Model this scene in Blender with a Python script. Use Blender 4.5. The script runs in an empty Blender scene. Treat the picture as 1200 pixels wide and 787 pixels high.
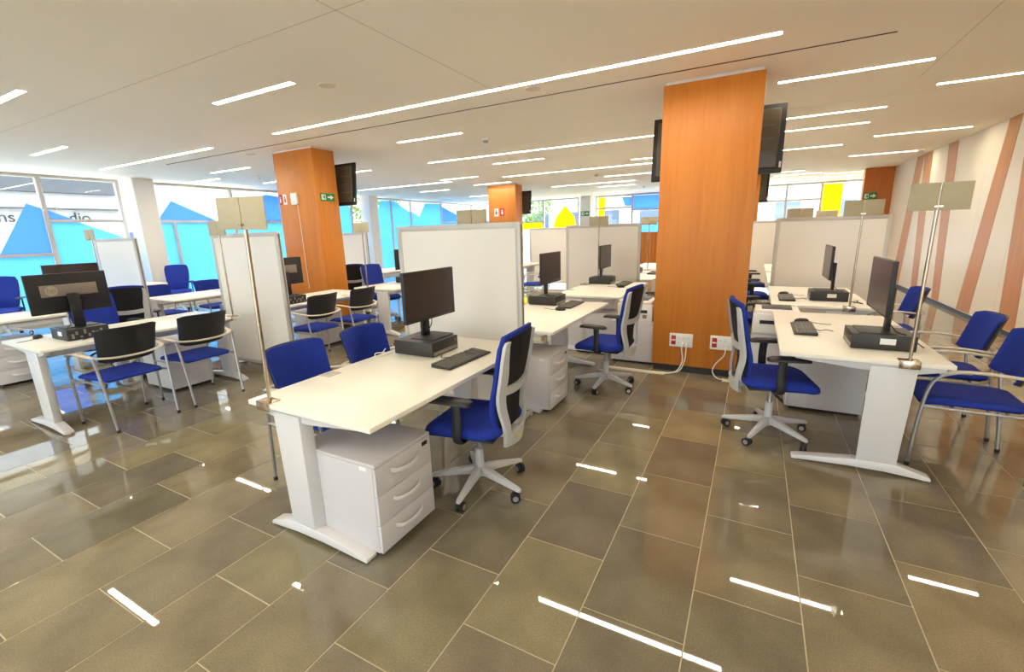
import bpy, bmesh, math, random
from mathutils import Vector, Matrix
random.seed(7)
PI = math.pi
scene = bpy.context.scene
COL = scene.collection

# ------------------------------------------------------------------ camera
CAM_H, F_PX, W_PX, H_PX = 1.55, 524.0, 1200.0, 787.0
def cam_axes(pitch, roll, yaw):
    cp, sp = math.cos(pitch), math.sin(pitch)
    F = Vector((0, cp, -sp)); R = Vector((1, 0, 0)); U = R.cross(F)
    c, s = math.cos(roll), math.sin(roll)
    R2 = c*R + s*U; U2 = -s*R + c*U
    M = Matrix.Rotation(yaw, 3, 'Z')
    return M @ R2, M @ U2, M @ F
CR, CU, CF = cam_axes(math.radians(13.14), math.radians(-1.70), math.radians(28.40))
cam_data = bpy.data.cameras.new('camera')
cam_data.sensor_fit = 'HORIZONTAL'; cam_data.sensor_width = 36.0
cam_data.lens = F_PX / W_PX * 36.0
cam_data.clip_start = 0.05; cam_data.clip_end = 300
cam = bpy.data.objects.new('camera', cam_data); COL.objects.link(cam)
cam.matrix_world = Matrix(((CR.x, CU.x, -CF.x, 0), (CR.y, CU.y, -CF.y, 0), (CR.z, CU.z, -CF.z, CAM_H), (0, 0, 0, 1)))
scene.camera = cam

# ------------------------------------------------------------------ world, exposure
world = bpy.data.worlds.new('overcast_sky'); scene.world = world
world.use_nodes = True
bg = world.node_tree.nodes['Background']
bg.inputs['Color'].default_value = (0.86, 0.94, 1.0, 1)
bg.inputs['Strength'].default_value = 3.7
LIGHT_STRENGTH = 20.0
LIGHT_COLOR = (1.0, 0.89, 0.71)
vs = scene.view_settings
vs.view_transform = 'Standard'; vs.look = 'None'; vs.gamma = 1.0; vs.use_curve_mapping = False
vs.exposure = 1.62
scene.cycles.max_bounces = 14; scene.cycles.diffuse_bounces = 8; scene.cycles.glossy_bounces = 5; scene.cycles.transparent_max_bounces = 16

# ------------------------------------------------------------------ materials
def srgb(r, g, b):
    f = lambda c: c/12.92 if c <= 0.04045 else ((c+0.055)/1.055)**2.4
    return (f(r/255), f(g/255), f(b/255), 1)
MATS = {}
def mat(name, color, rough=0.5, metal=0.0, noise=0.0, nscale=8.0, stretch=(1, 1, 1), bump=0.0, bscale=200.0,
        spec=0.5, coat=0.0, rand=0.0, rnoise=0.0, speck=0.0):
    m = bpy.data.materials.new(name); m.use_nodes = True
    nt = m.node_tree; b = nt.nodes['Principled BSDF']
    b.inputs['Roughness'].default_value = rough; b.inputs['Metallic'].default_value = metal
    b.inputs['Specular IOR Level'].default_value = spec
    b.inputs['Coat Weight'].default_value = coat; b.inputs['Coat Roughness'].default_value = 0.05
    b.inputs['Base Color'].default_value = color
    tc = nt.nodes.new('ShaderNodeTexCoord')
    mp = nt.nodes.new('ShaderNodeMapping'); mp.inputs['Scale'].default_value = stretch
    nt.links.new(tc.outputs['Object'], mp.inputs['Vector'])
    if noise > 0 or rand > 0:
        tx = nt.nodes.new('ShaderNodeTexNoise'); tx.inputs['Scale'].default_value = nscale
        tx.inputs['Detail'].default_value = 5
        nt.links.new(mp.outputs['Vector'], tx.inputs['Vector'])
        mr = nt.nodes.new('ShaderNodeMapRange')
        mr.inputs['From Min'].default_value = 0.25; mr.inputs['From Max'].default_value = 0.75
        mr.inputs['To Min'].default_value = 1-noise; mr.inputs['To Max'].default_value = 1+noise
        nt.links.new(tx.outputs['Fac'], mr.inputs['Value'])
        val = mr.outputs['Result']
        if rand > 0:
            oi = nt.nodes.new('ShaderNodeObjectInfo')
            r2 = nt.nodes.new('ShaderNodeMapRange')
            r2.inputs['To Min'].default_value = 1-rand; r2.inputs['To Max'].default_value = 1+rand
            nt.links.new(oi.outputs['Random'], r2.inputs['Value'])
            mu = nt.nodes.new('ShaderNodeMath'); mu.operation = 'MULTIPLY'
            nt.links.new(val, mu.inputs[0]); nt.links.new(r2.outputs['Result'], mu.inputs[1]); val = mu.outputs[0]
        hs = nt.nodes.new('ShaderNodeHueSaturation'); hs.inputs['Color'].default_value = color
        if speck > 0:
            t3 = nt.nodes.new('ShaderNodeTexNoise'); t3.inputs['Scale'].default_value = 140; t3.inputs['Detail'].default_value = 3
            nt.links.new(mp.outputs['Vector'], t3.inputs['Vector'])
            r4 = nt.nodes.new('ShaderNodeMapRange'); r4.inputs['From Min'].default_value = 0.3; r4.inputs['From Max'].default_value = 0.7
            r4.inputs['To Min'].default_value = 1-speck; r4.inputs['To Max'].default_value = 1+speck
            nt.links.new(t3.outputs['Fac'], r4.inputs['Value'])
            m5 = nt.nodes.new('ShaderNodeMath'); m5.operation = 'MULTIPLY'
            nt.links.new(val, m5.inputs[0]); nt.links.new(r4.outputs['Result'], m5.inputs[1]); val = m5.outputs[0]
        if rand > 0:
            wn = nt.nodes.new('ShaderNodeMath'); wn.operation = 'FRACT'
            ml = nt.nodes.new('ShaderNodeMath'); ml.operation = 'MULTIPLY'; ml.inputs[1].default_value = 13.7
            nt.links.new(oi.outputs['Random'], ml.inputs[0]); nt.links.new(ml.outputs[0], wn.inputs[0])
            rh = nt.nodes.new('ShaderNodeMapRange'); rh.inputs['To Min'].default_value = 0.49; rh.inputs['To Max'].default_value = 0.51
            nt.links.new(wn.outputs[0], rh.inputs['Value']); nt.links.new(rh.outputs['Result'], hs.inputs['Hue'])
            rs = nt.nodes.new('ShaderNodeMapRange'); rs.inputs['To Min'].default_value = 0.85; rs.inputs['To Max'].default_value = 1.15
            nt.links.new(oi.outputs['Random'], rs.inputs['Value']); nt.links.new(rs.outputs['Result'], hs.inputs['Saturation'])
        nt.links.new(val, hs.inputs['Value']); nt.links.new(hs.outputs['Color'], b.inputs['Base Color'])
        if rnoise > 0:
            r3 = nt.nodes.new('ShaderNodeMapRange')
            r3.inputs['To Min'].default_value = max(0.0, rough-rnoise); r3.inputs['To Max'].default_value = rough+rnoise
            nt.links.new(tx.outputs['Fac'], r3.inputs['Value']); nt.links.new(r3.outputs['Result'], b.inputs['Roughness'])
    if bump > 0:
        t2 = nt.nodes.new('ShaderNodeTexNoise'); t2.inputs['Scale'].default_value = bscale
        nt.links.new(mp.outputs['Vector'], t2.inputs['Vector'])
        bp = nt.nodes.new('ShaderNodeBump'); bp.inputs['Strength'].default_value = bump; bp.inputs['Distance'].default_value = 0.002
        nt.links.new(t2.outputs['Fac'], bp.inputs['Height']); nt.links.new(bp.outputs['Normal'], b.inputs['Normal'])
    MATS[name] = m
    return m
def wood(name, c1, c2, rough=0.35):
    m = mat(name, c1, rough)
    nt = m.node_tree; b = nt.nodes['Principled BSDF']
    tc = nt.nodes.new('ShaderNodeTexCoord'); mp = nt.nodes.new('ShaderNodeMapping')
    mp.inputs['Scale'].default_value = (9, 9, 0.55)
    nt.links.new(tc.outputs['Object'], mp.inputs['Vector'])
    n1 = nt.nodes.new('ShaderNodeTexNoise'); n1.inputs['Scale'].default_value = 1.6; n1.inputs['Detail'].default_value = 6
    n1.inputs['Distortion'].default_value = 0.6
    nt.links.new(mp.outputs['Vector'], n1.inputs['Vector'])
    mp2 = nt.nodes.new('ShaderNodeMapping'); mp2.inputs['Scale'].default_value = (120, 120, 3)
    nt.links.new(tc.outputs['Object'], mp2.inputs['Vector'])
    n2 = nt.nodes.new('ShaderNodeTexNoise'); n2.inputs['Scale'].default_value = 1.0; n2.inputs['Detail'].default_value = 3
    nt.links.new(mp2.outputs['Vector'], n2.inputs['Vector'])
    ad = nt.nodes.new('ShaderNodeMath'); ad.operation = 'MULTIPLY_ADD'; ad.inputs[1].default_value = 0.35
    nt.links.new(n2.outputs['Fac'], ad.inputs[0]); nt.links.new(n1.outputs['Fac'], ad.inputs[2])
    rp = nt.nodes.new('ShaderNodeMapRange'); rp.inputs['From Min'].default_value = 0.4; rp.inputs['From Max'].default_value = 0.95
    nt.links.new(ad.outputs[0], rp.inputs['Value'])
    mx = nt.nodes.new('ShaderNodeMix'); mx.data_type = 'RGBA'
    mx.inputs[6].default_value = c1; mx.inputs[7].default_value = c2
    nt.links.new(rp.outputs['Result'], mx.inputs[0]); nt.links.new(mx.outputs[2], b.inputs['Base Color'])
    return m
def emit(name, color, strength):
    m = bpy.data.materials.new(name); m.use_nodes = True
    nt = m.node_tree; b = nt.nodes['Principled BSDF']
    b.inputs['Base Color'].default_value = (0.8, 0.8, 0.8, 1)
    b.inputs['Emission Color'].default_value = (*color[:3], 1); b.inputs['Emission Strength'].default_value = strength
    MATS[name] = m; return m
def film(name, tint, trans_tint, mix):
    """coloured window film: part diffusing (translucent), part see-through"""
    m = bpy.data.materials.new(name); m.use_nodes = True
    nt = m.node_tree; nt.nodes.remove(nt.nodes['Principled BSDF']); out = nt.nodes['Material Output']
    tl = nt.nodes.new('ShaderNodeBsdfTranslucent'); tl.inputs['Color'].default_value = tint
    tp = nt.nodes.new('ShaderNodeBsdfTransparent'); tp.inputs['Color'].default_value = trans_tint
    df = nt.nodes.new('ShaderNodeBsdfDiffuse'); df.inputs['Color'].default_value = tint
    m1 = nt.nodes.new('ShaderNodeMixShader'); m1.inputs[0].default_value = mix
    m2 = nt.nodes.new('ShaderNodeMixShader'); m2.inputs[0].default_value = 0.25
    nt.links.new(tl.outputs[0], m2.inputs[1]); nt.links.new(df.outputs[0], m2.inputs[2])
    nt.links.new(tp.outputs[0], m1.inputs[1]); nt.links.new(m2.outputs[0], m1.inputs[2])
    nt.links.new(m1.outputs[0], out.inputs['Surface'])
    MATS[name] = m; return m
def glass(name, tint=(0.97, 0.99, 0.98, 1)):
    m = bpy.data.materials.new(name); m.use_nodes = True
    nt = m.node_tree; nt.nodes.remove(nt.nodes['Principled BSDF']); out = nt.nodes['Material Output']
    tp = nt.nodes.new('ShaderNodeBsdfTransparent'); tp.inputs['Color'].default_value = tint
    gl = nt.nodes.new('ShaderNodeBsdfGlossy'); gl.inputs['Roughness'].default_value = 0.02
    lw = nt.nodes.new('ShaderNodeLayerWeight'); lw.inputs['Blend'].default_value = 0.5
    pw = nt.nodes.new('ShaderNodeMath'); pw.operation = 'POWER'; pw.inputs[1].default_value = 5.0
    nt.links.new(lw.outputs['Facing'], pw.inputs[0])
    fr = nt.nodes.new('ShaderNodeMath'); fr.operation = 'MULTIPLY_ADD'; fr.inputs[1].default_value = 0.6; fr.inputs[2].default_value = 0.035
    nt.links.new(pw.outputs[0], fr.inputs[0])
    mx = nt.nodes.new('ShaderNodeMixShader')
    nt.links.new(fr.outputs[0], mx.inputs[0]); nt.links.new(tp.outputs[0], mx.inputs[1]); nt.links.new(gl.outputs[0], mx.inputs[2])
    nt.links.new(mx.outputs[0], out.inputs['Surface'])
    MATS[name] = m; return m

mat('ceiling', srgb(248, 240, 224), 0.75, noise=0.02, nscale=0.7)
mat('seam', srgb(200, 186, 164), 0.8)
mat('speaker_mesh', srgb(226, 214, 194), 0.8)
mat('slot', srgb(40, 38, 36), 0.7)
mat('tile', (0.215, 0.182, 0.118, 1), 0.022, noise=0.30, nscale=3.0, rand=0.22, spec=0.7, rnoise=0.012, speck=0.16, stretch=(1, 1, 1))
mat('grout', srgb(188, 174, 146), 0.55, noise=0.08, nscale=5)
mat('wall_white', srgb(230, 217, 192), 0.38, noise=0.015, nscale=1.5, spec=0.25)
mat('wall_plain', srgb(232, 226, 214), 0.7)
mat('column_white', srgb(226, 222, 220), 0.6)
wood('wood', srgb(210, 133, 46), srgb(194, 113, 33), 0.45)
wood('wood_stripe', srgb(204, 136, 52), srgb(184, 114, 36), 0.45)
wood('wood_dark', srgb(206, 120, 38), srgb(184, 98, 24))
mat('plinth', srgb(44, 44, 46), 0.5)
mat('laminate', srgb(244, 240, 228), 0.32, noise=0.012, nscale=6, spec=0.45)
mat('desk_metal', srgb(214, 213, 215), 0.38, noise=0.02, nscale=4)
mat('pedestal', srgb(208, 205, 208), 0.42, noise=0.015, nscale=4)
mat('handle', srgb(226, 226, 228), 0.35)
mat('underside', srgb(120, 112, 100), 0.6)
mat('alu', srgb(196, 192, 186), 0.42, metal=0.3, noise=0.03, nscale=20)
mat('panel', srgb(236, 230, 222), 0.3, noise=0.012, nscale=2, spec=0.45)
mat('chrome', srgb(190, 172, 152), 0.18, metal=1.0, noise=0.05, nscale=30)
mat('steel', srgb(176, 176, 178), 0.3, metal=0.7, noise=0.05, nscale=40)
mat('sign_panel', srgb(180, 168, 138), 0.5, noise=0.03, nscale=30)
mat('blue', srgb(33, 54, 150), 0.85, noise=0.14, nscale=60, bump=0.25, bscale=400, spec=0.25)
mat('mesh_black', srgb(30, 30, 34), 0.8, noise=0.25, nscale=180, bump=0.4, bscale=500, spec=0.3)
mat('black', srgb(30, 30, 32), 0.45, noise=0.05, nscale=20)
mat('black_shell', srgb(28, 30, 36), 0.5, bump=0.1, bscale=600)
mat('chair_grey', srgb(194, 194, 196), 0.4, noise=0.02, nscale=10)
mat('arm_beige', srgb(208, 198, 180), 0.42, noise=0.03, nscale=12)
mat('screen', srgb(58, 48, 46), 0.24, spec=0.5, noise=0.04, nscale=3)
mat('pc', srgb(46, 44, 42), 0.42, noise=0.05, nscale=10)
mat('pc_front', srgb(150, 144, 136), 0.35, metal=0.4)
mat('monitor_band', srgb(142, 130, 122), 0.4, metal=0.3)
mat('logo', srgb(176, 166, 150), 0.35, metal=0.3)
mat('key', srgb(112, 106, 96), 0.5)
mat('white_plastic', srgb(242, 242, 240), 0.35)
mat('red', srgb(186, 22, 22), 0.4)
mat('green', srgb(30, 130, 60), 0.5)
mat('label_white', srgb(240, 240, 238), 0.6)
mat('rubber', srgb(26, 26, 28), 0.7)
mat('yellow_tag', srgb(214, 200, 40), 0.5)
mat('mullion', srgb(196, 192, 190), 0.45)
mat('cable_black', srgb(20, 20, 20), 0.5)
mat('cable_white', srgb(236, 232, 224), 0.5)
mat('duct', srgb(222, 214, 190), 0.5)
mat('tv_back', srgb(84, 76, 62), 0.32, noise=0.05, nscale=12)
mat('tv_rib', srgb(104, 96, 80), 0.4)
mat('printer', srgb(238, 236, 230), 0.4)
mat('street', srgb(226, 222, 214), 0.9, noise=0.05, nscale=1)
mat('ext_white', srgb(150, 150, 152), 0.7)
mat('ext_grey', srgb(58, 60, 66), 0.8, noise=0.1, nscale=0.7)
mat('ext_brick', srgb(128, 84, 70), 0.8, noise=0.1, nscale=3)
mat('ext_letter', srgb(22, 24, 28), 0.6)
mat('ext_window', srgb(66, 78, 96), 0.2)
mat('leaf', srgb(84, 112, 44), 0.8, noise=0.3, nscale=6)
emit('led', LIGHT_COLOR, LIGHT_STRENGTH)
film('film_blue', (0.25, 0.46, 0.88, 1), (0.20, 0.40, 0.85, 1), 0.68)
film('film_blue_backlit', (0.30, 0.64, 0.88, 1), (0.24, 0.52, 0.88, 1), 0.70)  # same blue film lower down, bright ground behind it painted into the tint
film('film_yellow', (1.0, 0.78, 0.05, 1), (1.0, 0.78, 0.05, 1), 0.8)
film('film_frost', (0.62, 0.86, 1.0, 1), (0.62, 0.86, 1.0, 1), 0.85)
glass('glass')
glass('glass_tinted', (0.74, 0.75, 0.74, 1))  # dims the daylight through the added bays behind the camera

# ------------------------------------------------------------------ mesh builder
class MB:
    def __init__(s): s.v = []; s.f = []
    def add(s, vs, fs):
        o = len(s.v); s.v += [tuple(p) for p in vs]; s.f += [tuple(i+o for i in f) for f in fs]; return s
    def box(s, x0, x1, y0, y1, z0, z1):
        v = [(x, y, z) for z in (z0, z1) for y in (y0, y1) for x in (x0, x1)]
        return s.add(v, [(0, 2, 3, 1), (4, 5, 7, 6), (0, 1, 5, 4), (2, 6, 7, 3), (0, 4, 6, 2), (1, 3, 7, 5)])
    def loft(s, loops, cap=True, closed=True):
        n = len(loops[0]); v = [p for l in loops for p in l]; f = []
        for i in range(len(loops)-1):
            for j in range(n if closed else n-1):
                k = (j+1) % n
                f.append((i*n+j, i*n+k, (i+1)*n+k, (i+1)*n+j))
        if cap:
            f.append(tuple(range(n-1, -1, -1))); f.append(tuple((len(loops)-1)*n+j for j in range(n)))
        return s.add(v, f)
    def tube(s, pts, r, n=8, rb=None, up=None, cap=True):
        pts = [Vector(p) for p in pts]; loops = []
        t0 = (pts[1]-pts[0]).normalized()
        u = Vector(up) if up else (Vector((0, 0, 1)) if abs(t0.z) < 0.9 else Vector((1, 0, 0)))
        for i, p in enumerate(pts):
            t = ((pts[min(i+1, len(pts)-1)]-pts[max(i-1, 0)])).normalized()
            a = u - t*u.dot(t)
            if a.length < 1e-4: a = t.orthogonal()
            a.normalize(); b = t.cross(a)
            if not up: u = a
            ri = r[i] if isinstance(r, (list, tuple)) else r
            rbi = rb if rb else ri
            loops.append([p + a*(math.cos(q)*ri) + b*(math.sin(q)*rbi) for q in (2*PI*k/n for k in range(n))])
        return s.loft(loops, cap)
    def cyl(s, p0, p1, r, r1=None, n=14):
        return s.tube([p0, p1], [r, r if r1 is None else r1], n)
    def prism(s, poly, axis, a, b):
        def P(p, h):
            return {'x': (h, p[0], p[1]), 'y': (p[0], h, p[1]), 'z': (p[0], p[1], h)}[axis]
        return s.loft([[P(p, a) for p in poly], [P(p, b) for p in poly]])
    def sheet(s, grid, t, nrm=None):
        """solid from a grid of points; thickness t along local normals (or fixed nrm)"""
        R, C = len(grid), len(grid[0]); G = [[Vector(p) for p in row] for row in grid]
        back = []
        for i in range(R):
            row = []
            for j in range(C):
                du = G[i][min(j+1, C-1)]-G[i][max(j-1, 0)]; dv = G[min(i+1, R-1)][j]-G[max(i-1, 0)][j]
                n = Vector(nrm) if nrm else du.cross(dv).normalized()
                row.append(G[i][j]+n*t)
            back.append(row)
        v = [p for row in G for p in row]+[p for row in back for p in row]; N = R*C; f = []
        for i in range(R-1):
            for j in range(C-1):
                a, b, c, d = i*C+j, i*C+j+1, (i+1)*C+j+1, (i+1)*C+j
                f.append((a, d, c, b)); f.append((a+N, b+N, c+N, d+N))
        for j in range(C-1):
            f.append((j, j+1, j+1+N, j+N)); k = (R-1)*C
            f.append((k+j+1, k+j, k+j+N, k+j+1+N))
        for i in range(R-1):
            a, b = i*C, (i+1)*C
            f.append((b, a, a+N, b+N)); a, b = i*C+C-1, (i+1)*C+C-1
            f.append((a, b, b+N, a+N))
        return s.add(v, f)
    def mesh(s, name, m, bevel=0.0, seg=2, angle=32):
        me = bpy.data.meshes.new(name); me.from_pydata([tuple(p) for p in s.v], [], s.f); me.validate()
        bm = bmesh.new(); bm.from_mesh(me)
        bmesh.ops.recalc_face_normals(bm, faces=bm.faces)
        if bevel > 0:
            ed = [e for e in bm.edges if len(e.link_faces) == 2 and e.calc_face_angle() > 0.5]
            bmesh.ops.bevel(bm, geom=ed, offset=bevel, segments=seg, affect='EDGES', profile=0.5, clamp_overlap=True)
        bm.to_mesh(me); bm.free()
        for p in me.polygons: p.use_smooth = True
        me.set_sharp_from_angle(angle=math.radians(angle))
        me.materials.append(MATS[m])
        return me
    def build(s, name, m, parent=None, bevel=0.0, seg=2, loc=None, angle=32):
        o = bpy.data.objects.new(name, s.mesh(name, m, bevel, seg, angle)); COL.objects.link(o)
        if parent: o.parent = parent
        if loc: o.location = loc
        return o
def B(*a): return MB().box(*a)
def rrect(w, h, r, n=4):
    out = []
    for cx, cy, a0 in ((w-r, h-r, 0), (-w+r, h-r, PI/2), (-w+r, -h+r, PI), (w-r, -h+r, 1.5*PI)):
        for k in range(n+1):
            a = a0+PI/2*k/n; out.append((cx+r*math.cos(a), cy+r*math.sin(a)))
    return out
def crom(pts, n=6):
    P = [Vector(p) for p in pts]; out = []
    for i in range(len(P)-1):
        p0, p1, p2, p3 = P[max(i-1, 0)], P[i], P[i+1], P[min(i+2, len(P)-1)]
        for k in range(n):
            t = k/n
            out.append(0.5*((2*p1)+(p2-p0)*t+(2*p0-5*p1+4*p2-p3)*t*t+(3*p1-p0-3*p2+p3)*t**3))
    out.append(P[-1]); return out
def tag(o, label, cat, group=None):
    o['label'] = label; o['category'] = cat
    if group: o['group'] = group
    return o
def thing(name, label=None, cat=None, loc=(0, 0, 0), rz=0.0, group=None):
    o = bpy.data.objects.new(name, None); COL.objects.link(o); o.empty_display_size = 0.1
    o.location = loc; o.rotation_euler = (0, 0, rz)
    if label: tag(o, label, cat, group)
    return o
def struct(o): o['kind'] = 'structure'; return o
def stuff(o): o['kind'] = 'stuff'; return o
def copy_tree(o, parent=None):
    c = o.copy(); COL.objects.link(c); c.parent = parent
    for ch in list(o.children): copy_tree(ch, c)
    return c
FIRST = {}
def place(key, builder, loc, rz, label, cat, group=None):
    """first use builds the thing, later uses copy it with its parts"""
    if key not in FIRST:
        r = builder(); FIRST[key] = r
    else:
        r = copy_tree(FIRST[key])
    r.location = loc; r.rotation_euler = (0, 0, rz)
    for k in ('group',):
        if k in r: del r[k]
    tag(r, label, cat, group)
    return r
def text_mesh(name, body, size, extrude, m, parent, matrix):
    cu = bpy.data.curves.new(name, 'FONT'); cu.body = body; cu.size = size; cu.extrude = extrude
    cu.align_x = 'CENTER'; cu.align_y = 'CENTER'
    t = bpy.data.objects.new(name+'_tmp', cu); COL.objects.link(t)
    bpy.context.view_layer.update()
    dg = bpy.context.evaluated_depsgraph_get()
    me = bpy.data.meshes.new_from_object(t.evaluated_get(dg))
    bpy.data.objects.remove(t); bpy.data.curves.remove(cu)
    me.transform(matrix); me.materials.clear(); me.materials.append(MATS[m])
    o = bpy.data.objects.new(name, me); COL.objects.link(o); o.parent = parent
    return o

# ------------------------------------------------------------------ room shell
XL, XR, YB, YF, ZC = -12.65, 3.07, -3.0, 19.5, 2.92

def build_floor():
    fl = struct(B(XL-0.3, XR+0.3, YB-0.1, YF+0.3, -0.12, -0.0015).build('floor', 'grout'))
    TW, TL, J = 0.405, 0.595, 0.005
    tiles = []
    i0 = int(math.floor((XL-0.29)/TW)); i1 = int(math.ceil((XR-0.29)/TW))
    for i in range(i0, i1):
        x0 = 0.29+TW*i; ph = 2.705 if i % 2 == 0 else 3.005
        j0 = int(math.floor((YB-ph)/TL)); j1 = int(math.ceil((YF-ph)/TL))
        for j in range(j0, j1):
            y0 = ph+TL*j
            a, b, c, d = max(x0, XL)+J/2, min(x0+TW, XR)-J/2, max(y0, YB)+J/2, min(y0+TL, YF)-J/2
            if b-a > 0.03 and d-c > 0.03: tiles.append((a, b, c, d))
    def area(t):
        P = []
        for x, y in ((t[0], t[2]), (t[1], t[2]), (t[1], t[3]), (t[0], t[3])):
            q = Vector((x, y, -CAM_H)); dz = q.dot(CF)
            if dz < 0.2: return 0
            P.append((min(max(W_PX/2+F_PX*q.dot(CR)/dz, 0), W_PX), min(max(H_PX/2-F_PX*q.dot(CU)/dz, 0), H_PX)))
        return 0.5*abs(sum(P[k][0]*P[(k+1) % 4][1]-P[(k+1) % 4][0]*P[k][1] for k in range(4)))
    tiles.sort(key=area, reverse=True)
    cache = {}
    for a, b, c, d in tiles[:300]:
        k = (round(b-a, 3), round(d-c, 3))
        if k not in cache:
            w, h = (b-a)/2, (d-c)/2
            cache[k] = B(-w, w, -h, h, -0.006, 0).mesh('tile', 'tile', 0.0008, 1)
        o = bpy.data.objects.new('tile', cache[k]); COL.objects.link(o); o.parent = fl
        o.location = ((a+b)/2, (c+d)/2, 0)
    rest = MB()
    for a, b, c, d in tiles[300:]: rest.box(a, b, c, d, -0.006, 0)
    stuff(rest.build('far_tiles', 'tile', fl))
build_floor()

# lights: (x0, x1, y)
LIGHTS = [(-7.18, -5.98, 1.86), (-5.05, -3.82, 3.03), (-10.06, -8.85, 3.07), (-5.85, 0.05, 4.24), (-11.12, -7.43, 4.30),
          (-10.18, -8.88, 5.80), (-12.4, -10.95, 6.39), (-4.95, -3.77, 5.67), (0.07, 1.26, 5.63), (1.54, 2.76, 6.66),
          (-5.85, 0.02, 7.56), (-11.1, -7.43, 7.58), (0.12, 1.30, 7.53), (-4.93, -3.78, 8.52), (0.12, 1.30, 8.51),
          (-2.40, -1.2, 9.85), (1.60, 2.81, 9.93), (-7.47, -6.30, 10.1), (-10.97, -7.46, 10.58), (-5.86, 0.02, 10.62),
          (0.10, 1.26, 10.58), (-7.5, -6.28, 11.8), (-10.0, -8.83, 12.38), (-3.74, -2.52, 12.44), (1.63, 2.84, 12.53),
          (-5.96, -3.3, 14.05), (-4.8, -3.6, 15.33), (0.1, 1.02, 15.0), (0.32, 1.49, 15.92), (1.64, 2.74, 16.5),
          (1.5, 2.6, 17.7), (-10.0, -8.8, 15.4), (-1.6, -0.3, 13.3), (-2.0, 0.0, 16.6),
          (-2.4, -1.2, 0.9), (1.55, 2.75, 2.2), (0.1, 1.3, -0.4), (-5.85, -1.5, -0.9), (-10.1, -8.9, 0.6)]  # strips of this last row are added out of view for illumination
LW = 0.033
SHORT = {(-7.18, 1.86): 'short light strip over the desk with the logo-backed monitor',
         (-5.05, 3.03): 'short light strip right above the partition beside the exit sign column',
         (-10.06, 3.07): 'short light strip ahead of the white window column, before the long strip',
         (-10.18, 5.80): 'short light strip beside the smoke detector near the white window column',
         (-12.4, 6.39): 'short light strip reaching the window front past the white column',
         (-4.95, 5.67): 'short light strip just past the dark slot beside the exit sign column',
         (0.07, 5.63): 'short light strip right beside the top of the socket column',
         (1.54, 6.66): 'short light strip over the chairs along the striped wall',
         (1.60, 9.93): 'short light strip ending at the striped wall ahead of a smoke detector',
         (1.63, 12.53): 'short light strip right beside the smoke detector at the striped wall',
         (-2.4, 0.9): 'added unseen short light strip above the desk with two blue visitor chairs tucked in',
         (1.55, 2.2): 'added unseen short light strip by the striped wall nearest the added glazing'}
LONG = {(-5.85, 4.24): 'longest light strip, beside the dark ceiling slot and before the socket column',
        (-11.12, 4.30): 'long light strip beside the dark slot, pointing at the white window column',
        (-5.85, 7.56): 'long light strip running from past the exit sign column behind the socket column',
        (-11.1, 7.58): 'long light strip mostly hidden behind the exit sign column',
        (-10.97, 10.58): 'long light strip right past the television of the exit sign column',
        (-5.86, 10.62): 'long light strip starting just before the wood column with pictogram signs',
        (-5.96, 14.05): 'long light strip past the wood column with pictogram signs',
        (-5.85, -0.9): 'added unseen long light strip near the added glazing opposite the large partition'}
SLOT = (-9.63, 0.81, 4.70)
def build_ceiling():
    holes = [(a, b, y-LW, y+LW) for a, b, y in LIGHTS]+[(SLOT[0], SLOT[1], SLOT[2]-0.014, SLOT[2]+0.014)]
    ys = sorted({YB-0.1, YF+0.3} | {h[2] for h in holes} | {h[3] for h in holes})
    m = MB()
    for a, b in zip(ys[:-1], ys[1:]):
        if b-a < 1e-5: continue
        mid = (a+b)/2; x = XL-0.3
        for h in sorted(h for h in holes if h[2] < mid < h[3]):
            m.add([(x, a, ZC), (h[0], a, ZC), (h[0], b, ZC), (x, b, ZC)], [(0, 3, 2, 1)]); x = h[1]
        m.add([(x, a, ZC), (XR+0.3, a, ZC), (XR+0.3, b, ZC), (x, b, ZC)], [(0, 3, 2, 1)])
    m.box(XL-0.3, XR+0.3, YB-0.1, YF+0.3, ZC+0.09, ZC+0.2)
    me = bpy.data.meshes.new('ceiling'); me.from_pydata(m.v, [], m.f); me.materials.append(MATS['ceiling'])
    c = bpy.data.objects.new('ceiling', me); COL.objects.link(c); struct(c)
    # faint board joints
    for (x0, y0, x1, y1) in ((-12.6, 2.30, 3.0, 2.30), (-2.42, -2, -2.42, 4.15), (1.3, 1.5, 1.3, 6.2), (-5.0, 6.9, 3, 6.9), (-6.2, -2, -6.2, 1.8)):
        w = 0.0025
        B(min(x0, x1)-w, max(x0, x1)+w, min(y0, y1)-w, max(y0, y1)+w, ZC-0.0008, ZC+0.002).build('board_joint', 'seam', c)
    sl = thing('ceiling_slot', 'long narrow dark slot running along the cream ceiling', 'air slot', (0, SLOT[2], ZC))
    B(SLOT[0], SLOT[1], -0.014, 0.014, 0.03, 0.04).build('slot_back', 'slot', sl)
    for y in (-0.014, 0.0125): B(SLOT[0], SLOT[1], y, y+0.0015, 0.0, 0.03).build('slot_edge', 'slot', sl)
    for a, b, y in LIGHTS:
        L = b-a
        if L > 2: lab, gr = LONG[(round(a, 2), y)], 'long linear ceiling lights'
        else: lab, gr = SHORT.get((round(a, 2), y), 'short recessed linear light strip far behind the columns or added out of view'), 'short linear ceiling lights'
        t = thing('ceiling_light', lab, 'light', ((a+b)/2, y, ZC), 0, gr)
        h = L/2
        B(-h, h, -LW, LW, 0.010, 0.018).build('diffuser', 'led', t)
        rim = MB()
        for s in (-1, 1):
            rim.box(-h, h, s*LW-0.002, s*LW+0.002, -0.001, 0.02); rim.box(s*h-0.002, s*h+0.002, -LW, LW, -0.001, 0.02)
        rim.build('rim', 'white_plastic', t)
build_ceiling()

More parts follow.
